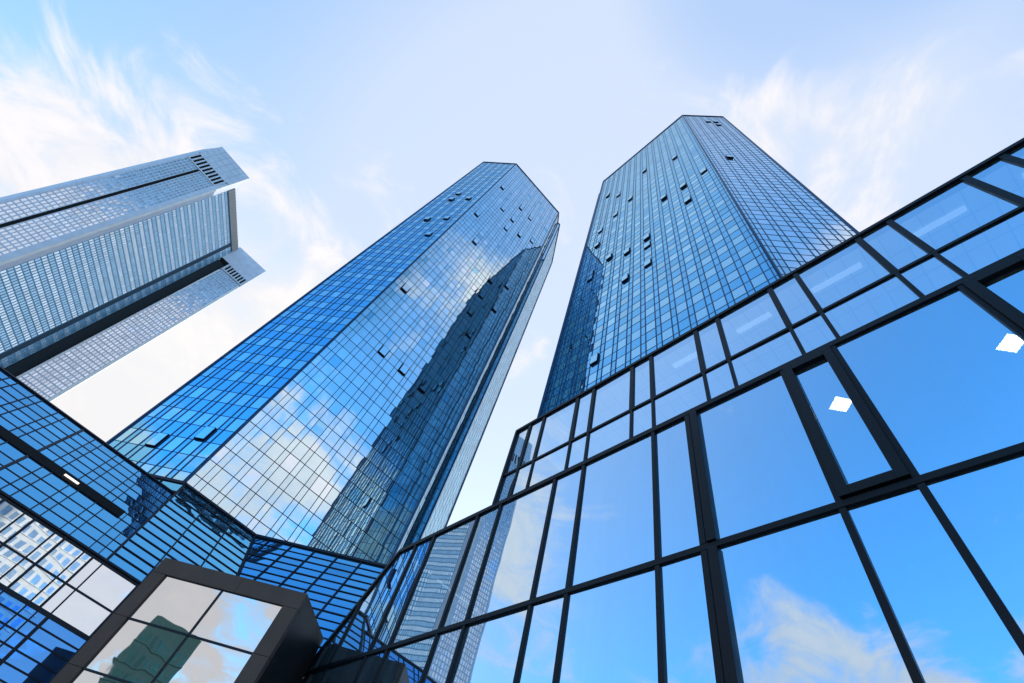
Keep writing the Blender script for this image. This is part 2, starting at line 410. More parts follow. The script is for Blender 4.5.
# recessed face
c = MB(); c.prism([(p.x, p.y) for p in (Q1-nm*0.3, Q2-nm*0.3, Q2-nm*22-dm_*8, Q1-nm*18+dm_*4)], 0, 183.4, 0, 1); c.build('recessed_core', [M['core'], M['roof']], t3); occ(c)
slab_face(Q1, Q2, 0, 179.6, 28, 0.0, 25.0, pan3, 'trianon_mid', M['slate'], nm, cw=0.16, rh=0.34)
slab_face(Q1, Q2, 0, 179.6, 4, 26.9, 3.3, pan3, 'trianon_mid', M['slate'], nm, cw=0.16, rh=0.34)
c = MB(); c.obox(Q1+dm_*25.95+UP*90+nm*0.0, dm_, UP, nm, 0.93, 89.6, 0.12); c.build('dark_glass_strip', M['navy_glass'], t3)
c = MB(); c.obox(Q1+dm_*14.9+UP*181.8, dm_, UP, nm, 15.0, 2.1, 0.4)
for k in range(22): c.obox(Q1+dm_*(0.4+k*1.38)+UP*181.8+nm*0.46, dm_, UP, nm, 0.12, 2.1, 0.08)
c.build('parapet', M['alu_brown'], t3)
# corner slab two: narrower shaft under a full width cap
S0 = T2 + d2*4.75
c = MB(); c.prism([(p.x, p.y) for p in (S0-n2*0.15, T3-n2*0.15, T3-n2*1.0, T3-n2*9-d2*7, S0-n2*9)], 0, 168.0, 0, 1); c.build('corner_slab', [M['alu'], M['roof']], t3); occ(c)
c = MB(); c.prism([(p.x, p.y) for p in (T2+d2*0.0-n2*0.6, S0+d2*1-n2*2.2, S0+d2*1-n2*8, T2-n2*8)], 0, 172.0, 0, 1); c.build('recess_wall', [M['core'], M['roof']], t3); occ(c)
c = MB(); c.prism([(p.x, p.y) for p in (T2, T3, T3-n2*1.0, T3-n2*9-d2*7, T2-n2*9)], 173.6, HT, 0, 1)
c.prism([(p.x, p.y) for p in (S0-d2*0.25, T3, T3-n2*1.0, T3-n2*9-d2*7, S0-n2*8.9-d2*0.25)], 168.0, 173.6, 0, 1)
c.build('cap_panel', [M['alu'], M['roof']], t3)
slab_face(T2, T3, 0, 167.4, 10, 5.0, 9.8, pan3, 'trianon', M['alu'], n2)
c = MB(); c.obox(T3-d2*0.42+UP*83.6+n2*0.06, d2, UP, n2, 0.42, 83.6, 0.16)
c.obox(S0-d2*0.02+UP*83.6+n2*0.06, d2, UP, n2, 0.22, 83.6, 0.16); c.build('edge_panel', M['alu_warm'], t3)
louvres(T2, d2, n2, 5.2, 14.9, 168.9, 172.9, 7)
PENDING.append((t3, pan3, 100))

# ------------------------------------------------------------------ stepped podium of inclined glass
pod = thing('podium_building', 'low blue building of leaning glass with a black slot, below the middle tower', 'building', tuple(A_*46))
panp = []
def plane(e, d=39.7, h=13.64):
    r = math.radians(e)
    return A_*d+UP*h, A_*math.cos(r)+UP*math.sin(r), (-A_*math.sin(r)+UP*math.cos(r))
# part A: left roof plane
PA, sA, nA = plane(53.6)
FA = 1.098
rowsA = [r_*FA for r_ in (0, .8, 1.6, 2.42, 3.4, 4.13, 4.92, 5.68, 6.42, 7.15, 7.92, 8.72)]
colsA = []
x = -0.06
lst = [-0.06, -0.68, -1.33, -2.67, -3.3, -4.63, -5.26, -6.56, -7.2, -8.3]
k = -9.75
while k > -52: lst += [k, k-0.63]; k -= 1.96
colsA = sorted(lst)
mbA = MB()
def skA(i, j): return j == 4 and colsA[i+1] < -1.5
curtain(PA, N_, sA, colsA, rowsA, nA, panp, mbA, lambda i, j: 'podium', vw=0.032, hw=0.03, depth=0.06, jit=0.0035, skip=skA,
        vws=lambda i: 0.09 if abs(colsA[i]+8.3) < 0.01 else 0.032)
mbA.build('mullion_grid', M['mull'], pod)
c = MB(); c.obox(PA+N_*(-26.8)+sA*3.765*FA-nA*0.02, N_, sA, nA, 25.25, 0.385*FA, 0.10); slot = c.build('ventilation_slot', M['black'], pod)
c = MB(); c.obox(PA+N_*(-5.48)+sA*3.66*FA+nA*0.16, N_, sA, nA, 0.52, 0.055, 0.04); c.build('tube_light', M['tube'], slot)
# part B: higher plane up to the tower
PB, sB, nB = plane(56.5)
colsB = [-0.06, 2.45, 4.92, 7.28]
rowsB = [0, .8, 1.6, 2.4, 3.22, 4.0, 4.86, 5.61, 6.45, 7.25, 8.01, 8.81, 9.76, 10.6]
c2 = V((-13.935, 43.968, 22.471))
mbB = MB()
q = V((-12.560, 41.9285, 18.785))
# full sloping edge B|C as a line through c2 and q
edge = (q-c2).normalized()
def Bpt(cc, rr):
    p = PB+N_*cc+sB*rr
    return p
# columns of B (last one ends on the slanted edge)
e_dn = c2 + edge*((13.64-c2.z)/edge.z)
e_u = (e_dn-PB).dot(N_)
def colB(i, r):
    if i < len(colsB)-1: return colsB[i]
    f = r/10.6
    return e_u*(1-f)+7.28*f
for i in range(3):
    for j in range(len(rowsB)-1):
        r0, r1 = rowsB[j], rowsB[j+1]
        ax, ay = rng.gauss(0, .003), rng.gauss(0, .005)
        a0, a1, b0, b1 = colB(i, r0), colB(i+1, r0), colB(i, r1), colB(i+1, r1)
        pts = [Bpt(a0, r0)-nB*(ay*.4), Bpt(a1, r0)-nB*(ay*.4)+nB*ax, Bpt(b1, r1)+nB*(ay*.4)+nB*ax, Bpt(b0, r1)+nB*(ay*.4)]
        panp.append((pts, 'podium_teal', nB))
for i in range(4): mbB.bar(Bpt(colB(i, 0), 0), Bpt(colB(i, 10.6), 10.6), N_, 0.05 if i in (1, 2) else 0.09, nB, -0.04, 0.1)
for j, r in enumerate(rowsB): mbB.bar(Bpt(colB(0, r), r), Bpt(colB(3, r), r), sB, 0.035, nB, -0.038, 0.06)
mbB.bar(Bpt(-0.06, 10.72), Bpt(7.3, 10.72), sB, 0.14, nB, -0.1, 0.14)
mbB.build('mullion_grid', M['mull'], pod)
# part C: right plane, turning toward the tall hall
nC = CH.cross(edge).normalized()
if nC.z < 0: nC = -nC
sC = nC.cross(CH).normalized()
if sC.z < 0: sC = -sC
colsC = [-0.0, 1.5, 3.7, 5.86, 8.03, 10.2, 12.4, 14.6, 16.8]
rowsC = [-9.5+0.0]
z = 0.0; rr_ = []
while z > -9.5: rr_.append(z); z -= 0.72
rowsC = sorted(rr_)
def CL(r):   # left boundary follows the edge
    kk = r/ (edge.dot(sC)); return edge.dot(CH)*kk
mbC = MB()
for j in range(len(rowsC)-1):
    r0, r1 = rowsC[j], rowsC[j+1]
    for i in range(len(colsC)-1):
        l0 = max(colsC[i], CL(r0)) if i == 0 else colsC[i]; l1 = max(colsC[i], CL(r1)) if i == 0 else colsC[i]
        if i == 0: l0, l1 = CL(r0), CL(r1)
        if i > 0 and (colsC[i] <= max(CL(r0), CL(r1))):
            l0, l1 = max(colsC[i], CL(r0)), max(colsC[i], CL(r1))
        if min(colsC[i+1]-l0, colsC[i+1]-l1) < 0.05: continue
        ay = rng.gauss(0, .016)*.4; ax = rng.gauss(0, .005)
        pts = [c2+CH*l0+sC*r0-nC*ay, c2+CH*colsC[i+1]+sC*r0-nC*ay+nC*ax, c2+CH*colsC[i+1]+sC*r1+nC*ay+nC*ax, c2+CH*l1+sC*r1+nC*ay]
        panp.append((pts, 'podium_teal', nC))
for i, x in enumerate(colsC[1:]):
    mbC.bar(c2+CH*x+sC*rowsC[0], c2+CH*x, CH, 0.05, nC, -0.04, 0.1)
for j, r in enumerate(rowsC):
    mbC.bar(c2+CH*CL(r)+sC*r, c2+CH*16.8+sC*r, sC, 0.045 if j % 2 else 0.025, nC, -0.038, 0.06)
mbC.bar(c2+CH*0+sC*0.12, c2+CH*16.8+sC*0.12, sC, 0.14, nC, -0.1, 0.14)
mbC.bar(c2+edge*0, c2+edge*11, CH, 0.09, nC, -0.08, 0.14)
mbC.build('mullion_grid', M['mull'], pod)
# return side behind the left plane
rp = c2 - N_*7.34
rN = -CN
mbR = MB(); colsR = [0, 2.2, 4.4, 6.6, 8.8, 11.0]; rowsR = [0, .8, 1.6, 2.4, 3.2, 4.0]
R0 = rp - UP*4.0 - A_*0.15
curtain(R0, -CH, UP, colsR, rowsR, rN, panp, mbR, lambda i, j: 'podium_teal', vw=0.05, hw=0.05, jit=0.005)
mbR.bar(R0+UP*4.1, R0+UP*4.1-CH*11, UP, 0.12, rN, -0.1, 0.14)
mbR.build('mullion_grid', M['mull'], pod)
# vertical band of clear glass under the inclined planes
PW = A_*39.7
rowsW = [10.15, 11.7, 13.5]
colsW = [c_ for c_ in colsA if c_ < -8.9] + [-8.55, -7.2, -6.56, -5.26, -4.63, -3.3, -2.67, -1.33, -0.74, -0.07, 2.4, 4.85, 7.3, 9.8]
mbW = MB()
curtain(PW, N_, UP, colsW, rowsW, -A_, panp, mbW, lambda i, j: 'white_glass', vw=0.06, hw=0.06, depth=0.1, jit=0.0012,
        vws=lambda i: 0.05 if i % 2 else 0.075, hws=lambda j: (0.12, 0.05, 0.13)[j])
mbW.build('mullion_grid', M['mull'], pod)
# deep blue panels below
rowsD = [0.0, 1.0, 2.1, 3.2, 4.3, 5.2, 5.8, 6.45, 7.1, 7.72, 8.3, 8.92, 9.5, 10.03]
colsD = [c_ for c_ in colsA if c_ < -8.9] + [-8.55, -7.2, -6.56, -5.26, -4.63, -3.3, -2.67, -1.3, -0.66, -0.04, 2.42, 4.85, 7.3, 9.8]
mbD = MB()
curtain(PW-A_*0.25, N_, UP, colsD, rowsD, -A_, panp, mbD, lambda i, j: 'deep_blue', vw=0.045, hw=0.04, depth=0.09, jit=0.003,
        vws=lambda i: 0.1 if abs(colsD[i]+0.04) < .01 else 0.045)
mbD.build('mullion_grid', M['mull'], pod)
# solid body behind the glass
body = MB()
def ring(pts, mi=0):
    k = len(body.v); body.v += [tuple(p) for p in pts]; body.f.append(tuple(range(k, k+len(pts)))); body.m.append(mi)
i_ = -0.18
a0 = N_*-52; a1 = N_*-0.1
def AB(P, s, n, r, lat): return P+s*r+N_*lat+n*i_
b_top = AB(PA, sA, nA, 8.72*FA, 0); b_bot = AB(PA, sA, nA, 0, 0)
for (x0, x1, PP, ss, nn_, top) in ((-52, -0.1, PA, sA, nA, 8.72*FA),):
    ring([AB(PP, ss, nn_, 0, x0), AB(PP, ss, nn_, 0, x1), AB(PP, ss, nn_, top, x1), AB(PP, ss, nn_, top, x0)])
    t_ = AB(PP, ss, nn_, top, 0)
    ring([t_+N_*x0, t_+N_*x1, t_+N_*x1+A_*1.5, t_+N_*x0+A_*9], 1)
ring([AB(PB, sB, nB, 0, -0.1), AB(PB, sB, nB, 0, e_u-0.1), AB(PB, sB, nB, 10.6, 7.2), AB(PB, sB, nB, 10.6, -0.1)])
ring([e_dn+nC*i_, c2+CH*16.8+sC*-9.3+nC*i_, c2+CH*16.8+nC*i_, c2+nC*i_])
ring([PW+N_*-52+A_*.2+UP*0, PW+N_*16+A_*.2, PW+N_*16+A_*.2+UP*13.4, PW+N_*-52+A_*.2+UP*13.4])
# roof deck over B and C and return parapet
rk = rp - CH*11 - A_*-0.3
ring([rp+V((0,0,-.1)), c2+V((0,0,-.1)), c2+CH*16.8+V((0,0,-.1)), c2+CH*16.8+N_*4+A_*10+V((0,0,-.1)), rp+A_*10+V((0,0,-.1))], 1)
ring([R0-rN*.2, R0-rN*.2-CH*11, R0-rN*.2-CH*11+UP*4, R0-rN*.2+UP*4])
body.build('inner_wall', [M['core'], M['roof']], pod); occ(body)
# soffit between the lean and the vertical band
c = MB(); c.bar(PW+N_*-52+UP*13.6-A_*0.02, PW+N_*9.8+UP*13.6-A_*0.02, UP, 0.06, -A_, -0.3, 0.16); c.bar(PW+N_*-52+UP*10.06, PW+N_*9.8+UP*10.06, UP, 0.05, -A_, -0.2, 0.30)
c.build('ledge', M['mull'], pod)
# coping
c = MB(); c.bar(PA+N_*-52+sA*8.8*FA, PA+N_*-0.1+sA*8.8*FA, sA, 0.07, nA, -0.1, 0.12); c.build('coping', M['mull'], pod)
PENDING.append((pod, panp, 100))

# ------------------------------------------------------------------ glass hall with black frames (right)
hall = thing('glass_hall', 'near glass building with heavy black frames and ceiling lights behind blue reflective panes', 'building', tuple(N_*10))
HN = -N_        # outward
HU = -A_        # u axis: towards the right of the picture
H0 = N_*10.0
def hp(u, z, out=0.0): return H0 + HU*u + UP*z + HN*out
ZT, ZB, ZC, ZD = 20.33, 17.15, 15.3, 10.0
up_cols = [-15.0]
k = -14.0
while k < 30: up_cols += [k, k+1.0]; k += 3.2
up_cols = [c_ for c_ in up_cols if c_ < 30]
lo_cols = []
k = -25.32
while k < 30: lo_cols += [k, k+1.5]; k += 4.675
lo_cols = [c_ for c_ in lo_cols if c_ < 30]
# upper storey
def mullion(name, p, q, wdir, hw, d0, d1):
    m_ = MB(); m_.bar(p, q, wdir, hw, HN, d0, d1); return m_.build(name, M['hallframe'], hall, bevel=0.012)
def pane(pts, mat='hall', jit=0.003, par=None):
    cen = sum(pts, V((0, 0, 0)))/4
    ax, ay = rng.gauss(0, jit), rng.gauss(0, jit)
    pts = [p + HN*(ax*((p-cen).dot(HU))+ay*((p-cen).z)) for p in pts]
    m_ = MB(); m_.quad(*pts); return m_.build('window_pane', M[mat], par or hall)
for i in range(len(up_cols)-1):
    a0_, a1_ = up_cols[i], up_cols[i+1]
    pane([hp(a0_, ZB), hp(a1_, ZB), hp(a1_, ZT), hp(a0_, ZT)])
    pane([hp(a0_, ZC), hp(a1_, ZC), hp(a1_, ZB), hp(a0_, ZB)])
for i, u_ in enumerate(up_cols):
    if i == 0:
        mullion('corner_post', hp(u_, ZC+0.1), hp(u_, ZT), HU, 0.07, -0.1, 0.12)
    elif i % 2 == 1:
        mullion('mullion', hp(u_, ZB+0.06), hp(u_, ZT-0.1), HU, 0.10, -0.08, 0.07); mullion('mullion', hp(u_, ZC+0.1), hp(u_, ZB-0.06), HU, 0.06, -0.08, 0.06)
    else:
        mullion('mullion', hp(u_, ZB+0.06), hp(u_, ZT-0.1), HU, 0.09, -0.08, 0.07); mullion('mullion', hp(u_, ZC+0.1), hp(u_, ZB-0.06), HU, 0.06, -0.08, 0.06)
mullion('roof_rail', hp(-15.07, ZT), hp(30, ZT), UP, 0.09, -0.3, 0.11)
mullion('transom', hp(-15, ZB), hp(30, ZB), UP, 0.065, -0.08, 0.065)
mullion('transom', hp(-22.1, ZC), hp(30, ZC), UP, 0.11, -0.08, 0.10)
# lower storey: left end is raked
RK0 = (-22.1, 15.34); RK1 = (-26.6, 9.6); slope_r = (RK0[1]-RK1[1])/(RK0[0]-RK1[0])
def rake_u(z): return RK0[0] + (z-RK0[1])/slope_r
def rake_z(u): return RK0[1] + (u-RK0[0])*slope_r
ZE = 4.6
BOT = 0.15
for (z0, z1) in ((ZD, ZC), (ZE, ZD), (BOT, ZE)):
    us = sorted(set([c_ for c_ in lo_cols]))
    k = lo_cols[0]
    while k > rake_u(BOT)-3: k -= 3.17; us.append(k); k -= 1.5; us.append(k)
    us = sorted(us)
    for i in range(len(us)-1):
        a0_, a1_ = us[i], us[i+1]
        za = min(z1, rake_z(a0_)); zb = min(z1, rake_z(a1_))
        if zb <= z0+0.02: continue
        m_ = []
        if za < z0:   # left corner cut by the rake
            m_ = [hp(rake_u(z0), z0), hp(a1_, z0), hp(a1_, zb)]
        elif za < z1 and zb >= z1:
            m_ = [hp(a0_, z0), hp(a1_, z0), hp(a1_, z1), hp(rake_u(z1), z1), hp(a0_, za)]
        else:
            m_ = [hp(a0_, z0), hp(a1_, z0), hp(a1_, zb), hp(a0_, za)]
        cen_ = sum(m_, V((0, 0, 0)))/len(m_); ax_, ay_ = rng.gauss(0, .003), rng.gauss(0, .003)
        m_ = [p + HN*(ax_*((p-cen_).dot(HU))+ay_*((p-cen_).z)) for p in m_]
        mm = MB(); kk = len(mm.v); mm.v += [tuple(p) for p in m_]; mm.f.append(tuple(range(len(m_)))); mm.m.append(0)
        mm.build('window_pane', M['hall'], hall)
    for i, u_ in enumerate(us):
        zt = min(z1, rake_z(u_))
        if zt <= z0+0.1: continue
        heavy = abs(u_+5.08) < 0.25
        if heavy:
            mullion('mullion', hp(u_-0.13, z0+0.09), hp(u_-0.13, zt-0.1), HU, 0.09, -0.08, 0.09)
            mullion('mullion', hp(u_+0.13, z0+0.09), hp(u_+0.13, zt-0.1), HU, 0.13, -0.08, 0.14)
        else:
            mullion('mullion', hp(u_, z0+0.09), hp(u_, zt-0.1), HU, 0.075, -0.08, 0.08)
mullion('transom', hp(rake_u(ZD), ZD), hp(30, ZD), UP, 0.09, -0.08, 0.085)
mullion('transom', hp(rake_u(ZE), ZE), hp(30, ZE), UP, 0.09, -0.08, 0.085)
pr, qr = hp(*RK0), hp(rake_u(0), 0)
rd = (qr-pr).normalized(); wd = rd.cross(HN).normalized()
m_ = MB(); m_.bar(pr, qr, wd, 0.11, HN, -0.3, 0.1); m_.build('raked_edge', M['hallframe'], hall, bevel=0.012)
# projecting frames of the opening lights in the main storey
for base in (-1.93, 2.74, 7.42):
    u0_, u1_ = base-0.02, base+1.48
    sash = MB(); w_ = 0.12; ins = 0.175
    z0, z1 = ZD+0.12, ZC-0.14
    for uu in (u0_+ins, u1_-ins): sash.bar(hp(uu, z0), hp(uu, z1), HU, w_, HN, -0.05, 0.16)
    for zz in (z0+w_, z1-w_): sash.bar(hp(u0_+ins+w_, zz), hp(u1_-ins-w_, zz), UP, w_, HN, -0.05, 0.158)
    sash.build('window_sash', M['hallframe'], hall, bevel=0.012)
# interior: slabs, ceilings, back wall
inn = MB()
inn.obox(hp(7.5, 15.22)-HN*3.5, HU, UP, HN, 22.5, 0.12, 3.35)
inn.obox(hp(2.5, 9.85)-HN*3.5, HU, UP, HN, 26.5, 0.12, 3.35)
inn.obox(hp(7.5, 20.28)-HN*3.5, HU, UP, HN, 22.5, 0.08, 3.3)
inn.build('ceiling', M['ceil'], hall)
def tiles():
    m, nt, out = newmat('glowing_ceiling_tiles'); N = nt.nodes; L = nt.links
    g_ = N.new('ShaderNodeNewGeometry'); mp = N.new('ShaderNodeMapping'); mp.inputs['Rotation'].default_value = (0, 0, math.radians(-26.67))
    br = N.new('ShaderNodeTexBrick'); br.offset = 0; br.inputs['Scale'].default_value = 1.0; br.inputs['Brick Width'].default_value = 1.25; br.inputs['Row Height'].default_value = 0.62
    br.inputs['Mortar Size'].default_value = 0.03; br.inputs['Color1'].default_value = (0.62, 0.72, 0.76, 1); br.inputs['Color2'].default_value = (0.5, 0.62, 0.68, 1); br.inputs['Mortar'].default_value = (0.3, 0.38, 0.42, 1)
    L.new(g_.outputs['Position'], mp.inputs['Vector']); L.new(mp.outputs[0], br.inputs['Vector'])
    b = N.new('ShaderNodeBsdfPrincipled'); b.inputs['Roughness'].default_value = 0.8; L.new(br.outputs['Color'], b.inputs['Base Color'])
    L.new(br.outputs['Color'], b.inputs['Emission Color']); b.inputs['Emission Strength'].default_value = 0.6  # tiles glow in place of office light, making the upper panes paler
    L.new(b.outputs[0], out.inputs['Surface']); return m
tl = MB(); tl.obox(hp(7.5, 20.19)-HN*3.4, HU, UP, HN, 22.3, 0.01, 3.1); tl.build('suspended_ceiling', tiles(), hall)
bw = MB()
bw.obox(hp(7.5, 10.1)-HN*6.9, HU, UP, HN, 22.6, 10.1, 0.1)
bw.obox(hp(-15.0, 17.8)-HN*3.5, HU, UP, HN, 0.06, 2.5, 3.4)
bw.build('back_wall', M['floor_in'], hall)
endw = MB(); kk = 0
pts = [hp(-22.1, 15.3, -0.05), hp(-22.1, 15.3, -6.8), hp(rake_u(0), 0, -6.8), hp(rake_u(0), 0, -0.05)]
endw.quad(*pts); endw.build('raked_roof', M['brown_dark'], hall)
lf = MB(); lf.quad(hp(-22.1, 15.42, -0.1), hp(-15, 15.42, -0.1), hp(-15, 15.42, -6.9), hp(-22.1, 15.42, -6.9)); lf.build('terrace_roof', M['roof'], hall)
for (lat, al) in ((11.87, 1.18), (12.17, -3.0)):
    L_ = MB(); rd1 = az(-26.67+42); rd2 = az(63.33+42)
    L_.obox(A_*al+N_*lat+UP*15.07, rd1, rd2, UP, 0.25, 0.25, 0.03); lo_ = L_.build('ceiling_light', M['lamp'], hall)
    F_ = MB()
    for sg in (-1, 1):
        F_.obox(A_*al+N_*lat+UP*15.06+rd1*(0.27*sg), rd1, rd2, UP, 0.018, 0.29, 0.035); F_.obox(A_*al+N_*lat+UP*15.06+rd2*(0.27*sg), rd1, rd2, UP, 0.25, 0.018, 0.035)
    F_.build('trim', M['alu'], lo_)
for (a0_, a1_) in ((6.08, 4.9), (0.07, -1.67), (-3.19, -4.87), (3.1, 1.7), (-6.4, -8.0)):
    L_ = MB(); L_.obox(A_*((a0_+a1_)/2)+N_*10.93+UP*20.15, A_, N_, UP, abs(a0_-a1_)/2, 0.10, 0.03); L_.build('strip_light', M['strip'], hall)
oc = MB(); oc.quad(hp(-22, 0), hp(30, 0), hp(30, 15.3), hp(-22, 15.3)); oc.quad(hp(-15, 15.3), hp(30, 15.3), hp(30, 20.3), hp(-15, 20.3)); oc.quad(hp(-22, 0), hp(-22, 15.3), hp(rake_u(0)+.1, 0), hp(-22.1, 0)); occ(oc)

# ------------------------------------------------------------------ entrance vestibule (dark box, lower left)
box = thing('entrance_vestibule', 'brown metal box with one big mirrored window, jutting out below the blue glass', 'vestibule', tuple(CN*22+CH*-15))
BX = CN*21.07
def bp_(x, z, out=0.0): return BX + CH*x + UP*z - CN*out
X0, X1, ZTB = -18.6, -11.1, 11.42
WX0, WX1, WZT, WZM = -17.88, -11.85, 10.70, 8.74
fr = MB()
ZL = 0.9
def panel(x0, x1, z0, z1, name='frame_panel'):
    m_ = MB(); m_.obox(bp_((x0+x1)/2, (z0+z1)/2, -0.12), CH, UP, CN, (x1-x0)/2-0.006, (z1-z0)/2-0.006, 0.14); m_.build(name, M['brown'], box, bevel=0.008)
panel(X0, -14.3, WZT, ZTB); panel(-14.3, X1, WZT, ZTB)
for (za, zb) in ((0, 2.5), (2.5, 4.6), (4.6, 6.75), (6.75, 8.74), (8.74, WZT)):
    panel(X0, WX0, za, zb); panel(WX1, X1, za, zb)
zl = [ZL, 2.8, 4.78, 6.76, 8.74, WZT-0.0]
for k in range(5):
    for (xa, xb) in ((WX0, -14.91), (-14.91, WX1)):
        m_ = MB(); m_.quad(bp_(xa, zl[k], -0.08), bp_(xb, zl[k], -0.08), bp_(xb, zl[k+1], -0.08), bp_(xa, zl[k+1], -0.08)); m_.build('window_pane', M['box_glass'], box)
for z_ in zl[1:-1]:
    m_ = MB(); m_.obox(bp_((WX0+WX1)/2, z_, -0.06), CH, UP, CN, (WX1-WX0)/2, 0.03, 0.045); m_.build('glazing_bar', M['mull'], box)
m_ = MB(); m_.obox(bp_(-14.91, (ZL+WZT)/2, -0.055), CH, UP, CN, 0.022, (WZT-ZL)/2, 0.045); m_.build('glazing_bar', M['mull'], box)
side = MB()
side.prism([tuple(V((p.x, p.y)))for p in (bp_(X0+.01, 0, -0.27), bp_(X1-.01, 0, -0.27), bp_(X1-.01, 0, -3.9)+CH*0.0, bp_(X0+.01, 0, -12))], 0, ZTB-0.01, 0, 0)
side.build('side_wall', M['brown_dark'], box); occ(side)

# ------------------------------------------------------------------ neighbouring buildings (seen only as reflections)
M['tealwall'] = solid('dark_teal_cladding', (0.04, 0.10, 0.10), 0.6)
def plain_building(name, label, cen, rot, W, D, H, fl, bayw, wall, win, cornice=True):
    o = thing(name, label, 'building', (cen[0], cen[1], 0))
    u = az(rot); v = az(rot+90); C = V((cen[0], cen[1], 0))
    b = MB(); b.obox(C+UP*H/2, u, v, UP, W/2, D/2, H/2); b.build('wall', wall, o)
    fr_ = MB(); pn = []
    nf = int((H-1.5)/fl)
    for (ax, n_, hw_, hd) in ((u, v, W/2, D/2), (u, -v, W/2, D/2), (v, u, D/2, W/2), (v, -u, D/2, W/2)):
        nb = int(hw_*2/bayw)
        for i in range(nb):
            for j in range(nf):
                x = -hw_+bayw*(i+.5); z0 = 1.2+j*fl
                q = C+ax*x+n_*(hd+0.02)+UP*z0
                pn.append(([q-ax*bayw*.3, q+ax*bayw*.3, q+ax*bayw*.3+UP*fl*.6, q-ax*bayw*.3+UP*fl*.6], win, n_))
        for j in range(nf):
            z0 = 1.2+j*fl
            fr_.obox(C+n_*(hd+.09)+UP*(z0-0.1), ax, n_, UP, hw_, 0.09, 0.09)
    fr_.build('string_courses', wall, o)
    if cornice:
        k_ = MB(); k_.obox(C+UP*(H-0.6), u, v, UP, W/2+1.1, D/2+1.1, 0.6); k_.obox(C+UP*(H-5), u, v, UP, W/2+.5, D/2+.5, 0.3); k_.build('cornice', M['core'], o)
    mb_ = MB()
    for pts, w_, n_ in pn: mb_.quad(*pts)
    w = mb_.build('windows', M[win], o); w['kind'] = 'stuff'
    return o
plain_building('pale_office_building', 'white gridded office block mirrored in the clear glass band at lower left', (30, -118), 76, 40, 30, 62, 3.2, 2.3, M['stone_w'], 'bluewin', cornice=False)
plain_building('stone_building', 'cream office block standing across the street behind the viewer', (78, -62), 30, 34, 30, 46, 3.8, 2.6, M['stone'], 'darkwin', cornice=False)

plain_building('dark_glass_building', 'dark green glass block mirrored at the foot of the vestibule window', (-112, -49), 55, 10, 12, 43, 3.6, 2.0, M['tealwall'], 'greenwin', cornice=False)
plain_building('dark_glass_building', 'lower dark green glass block beside its taller neighbour in the vestibule window', (-114, -61), 50, 8, 12, 36, 3.6, 1.8, M['tealwall'], 'greenwin', cornice=False)

# ------------------------------------------------------------------ panes: the largest in view become objects
vs, fs = [], []
for v_, f_ in OCC:
    k = len(vs); vs += v_; fs += [tuple(i+k for i in f) for f in f_]
bvh = BVHTree.FromPolygons(vs, fs)
for root, panes, lim in PENDING:
    sized = []
    for idx, (pts, mk, nrm) in enumerate(panes):
        cen = sum(pts, V((0, 0, 0)))/4
        if (EYE-cen).dot(nrm) <= 0: continue
        pr_ = [project(p) for p in pts]
        if any(p is None for p in pr_): continue
        cx = sum(p[0] for p in pr_)/4; cy = sum(p[1] for p in pr_)/4
        if not (1 < cx < 1023 and 1 < cy < 682): continue
        ar = abs(sum(pr_[i][0]*pr_[(i+1) % 4][1]-pr_[(i+1) % 4][0]*pr_[i][1] for i in range(4)))/2
        sized.append((ar, idx))
    sized.sort(reverse=True)
    big = set()
    for ar, idx in sized:
        if len(big) >= lim: break
        pts, mk, nrm = panes[idx]
        cen = sum(pts, V((0, 0, 0)))/4 + nrm*0.3
        d = EYE-cen; L_ = d.length
        hit = bvh.ray_cast(cen, d/L_, L_-0.5)
        if hit[0] is not None: continue
        big.add(idx)
    keys = []
    rest = MB()
    for idx, (pts, mk, nrm) in enumerate(panes):
        # consistent facing outward
        nn = (pts[1]-pts[0]).cross(pts[3]-pts[0])
        if nn.dot(nrm) < 0: pts = [pts[3], pts[2], pts[1], pts[0]]
        if mk not in keys: keys.append(mk)
        if idx in big:
            m_ = MB(); m_.quad(*pts); m_.build('window_pane', M[mk], root)
        else:
            rest.quad(*pts, keys.index(mk))
    r_ = rest.build('glass_panes', [M[k_] for k_ in keys], root); r_['kind'] = 'stuff'

# ------------------------------------------------------------------ sky and sun
SUN_AZ, SUN_EL = 12.0, 24.0
w = bpy.data.worlds.new('World'); sc.world = w; w.use_nodes = True
nt = w.node_tree; N = nt.nodes; L = nt.links
for n in list(N): N.remove(n)
out = N.new('ShaderNodeOutputWorld'); bg = N.new('ShaderNodeBackground'); L.new(bg.outputs[0], out.inputs[0])
sky = N.new('ShaderNodeTexSky'); sky.sky_type = 'NISHITA'; sky.sun_disc = False
sky.sun_elevation = math.radians(SUN_EL); sky.sun_rotation = math.radians(SUN_AZ)
sky.air_density = 1.0; sky.dust_density = 0.6; sky.ozone_density = 2.5
bg.inputs['Strength'].default_value = 0.12
tcn = N.new('ShaderNodeTexCoord')
def vmath(op, a, b=None, s=None):
    n = N.new('ShaderNodeVectorMath'); n.operation = op
    if isinstance(a, tuple): n.inputs[0].default_value = a
    else: L.new(a, n.inputs[0])
    if b is not None:
        if isinstance(b, tuple): n.inputs[1].default_value = b
        else: L.new(b, n.inputs[1])
    if s is not None:
        if isinstance(s, (int, float)): n.inputs['Scale'].default_value = s
        else: L.new(s, n.inputs['Scale'])
    return n
def math_(op, a, b=None, clamp=False):
    n = N.new('ShaderNodeMath'); n.operation = op; n.use_clamp = clamp
    for i, x in enumerate((a, b)):
        if x is None: continue
        if isinstance(x, (int, float)): n.inputs[i].default_value = x
        else: L.new(x, n.inputs[i])
    return n.outputs[0]
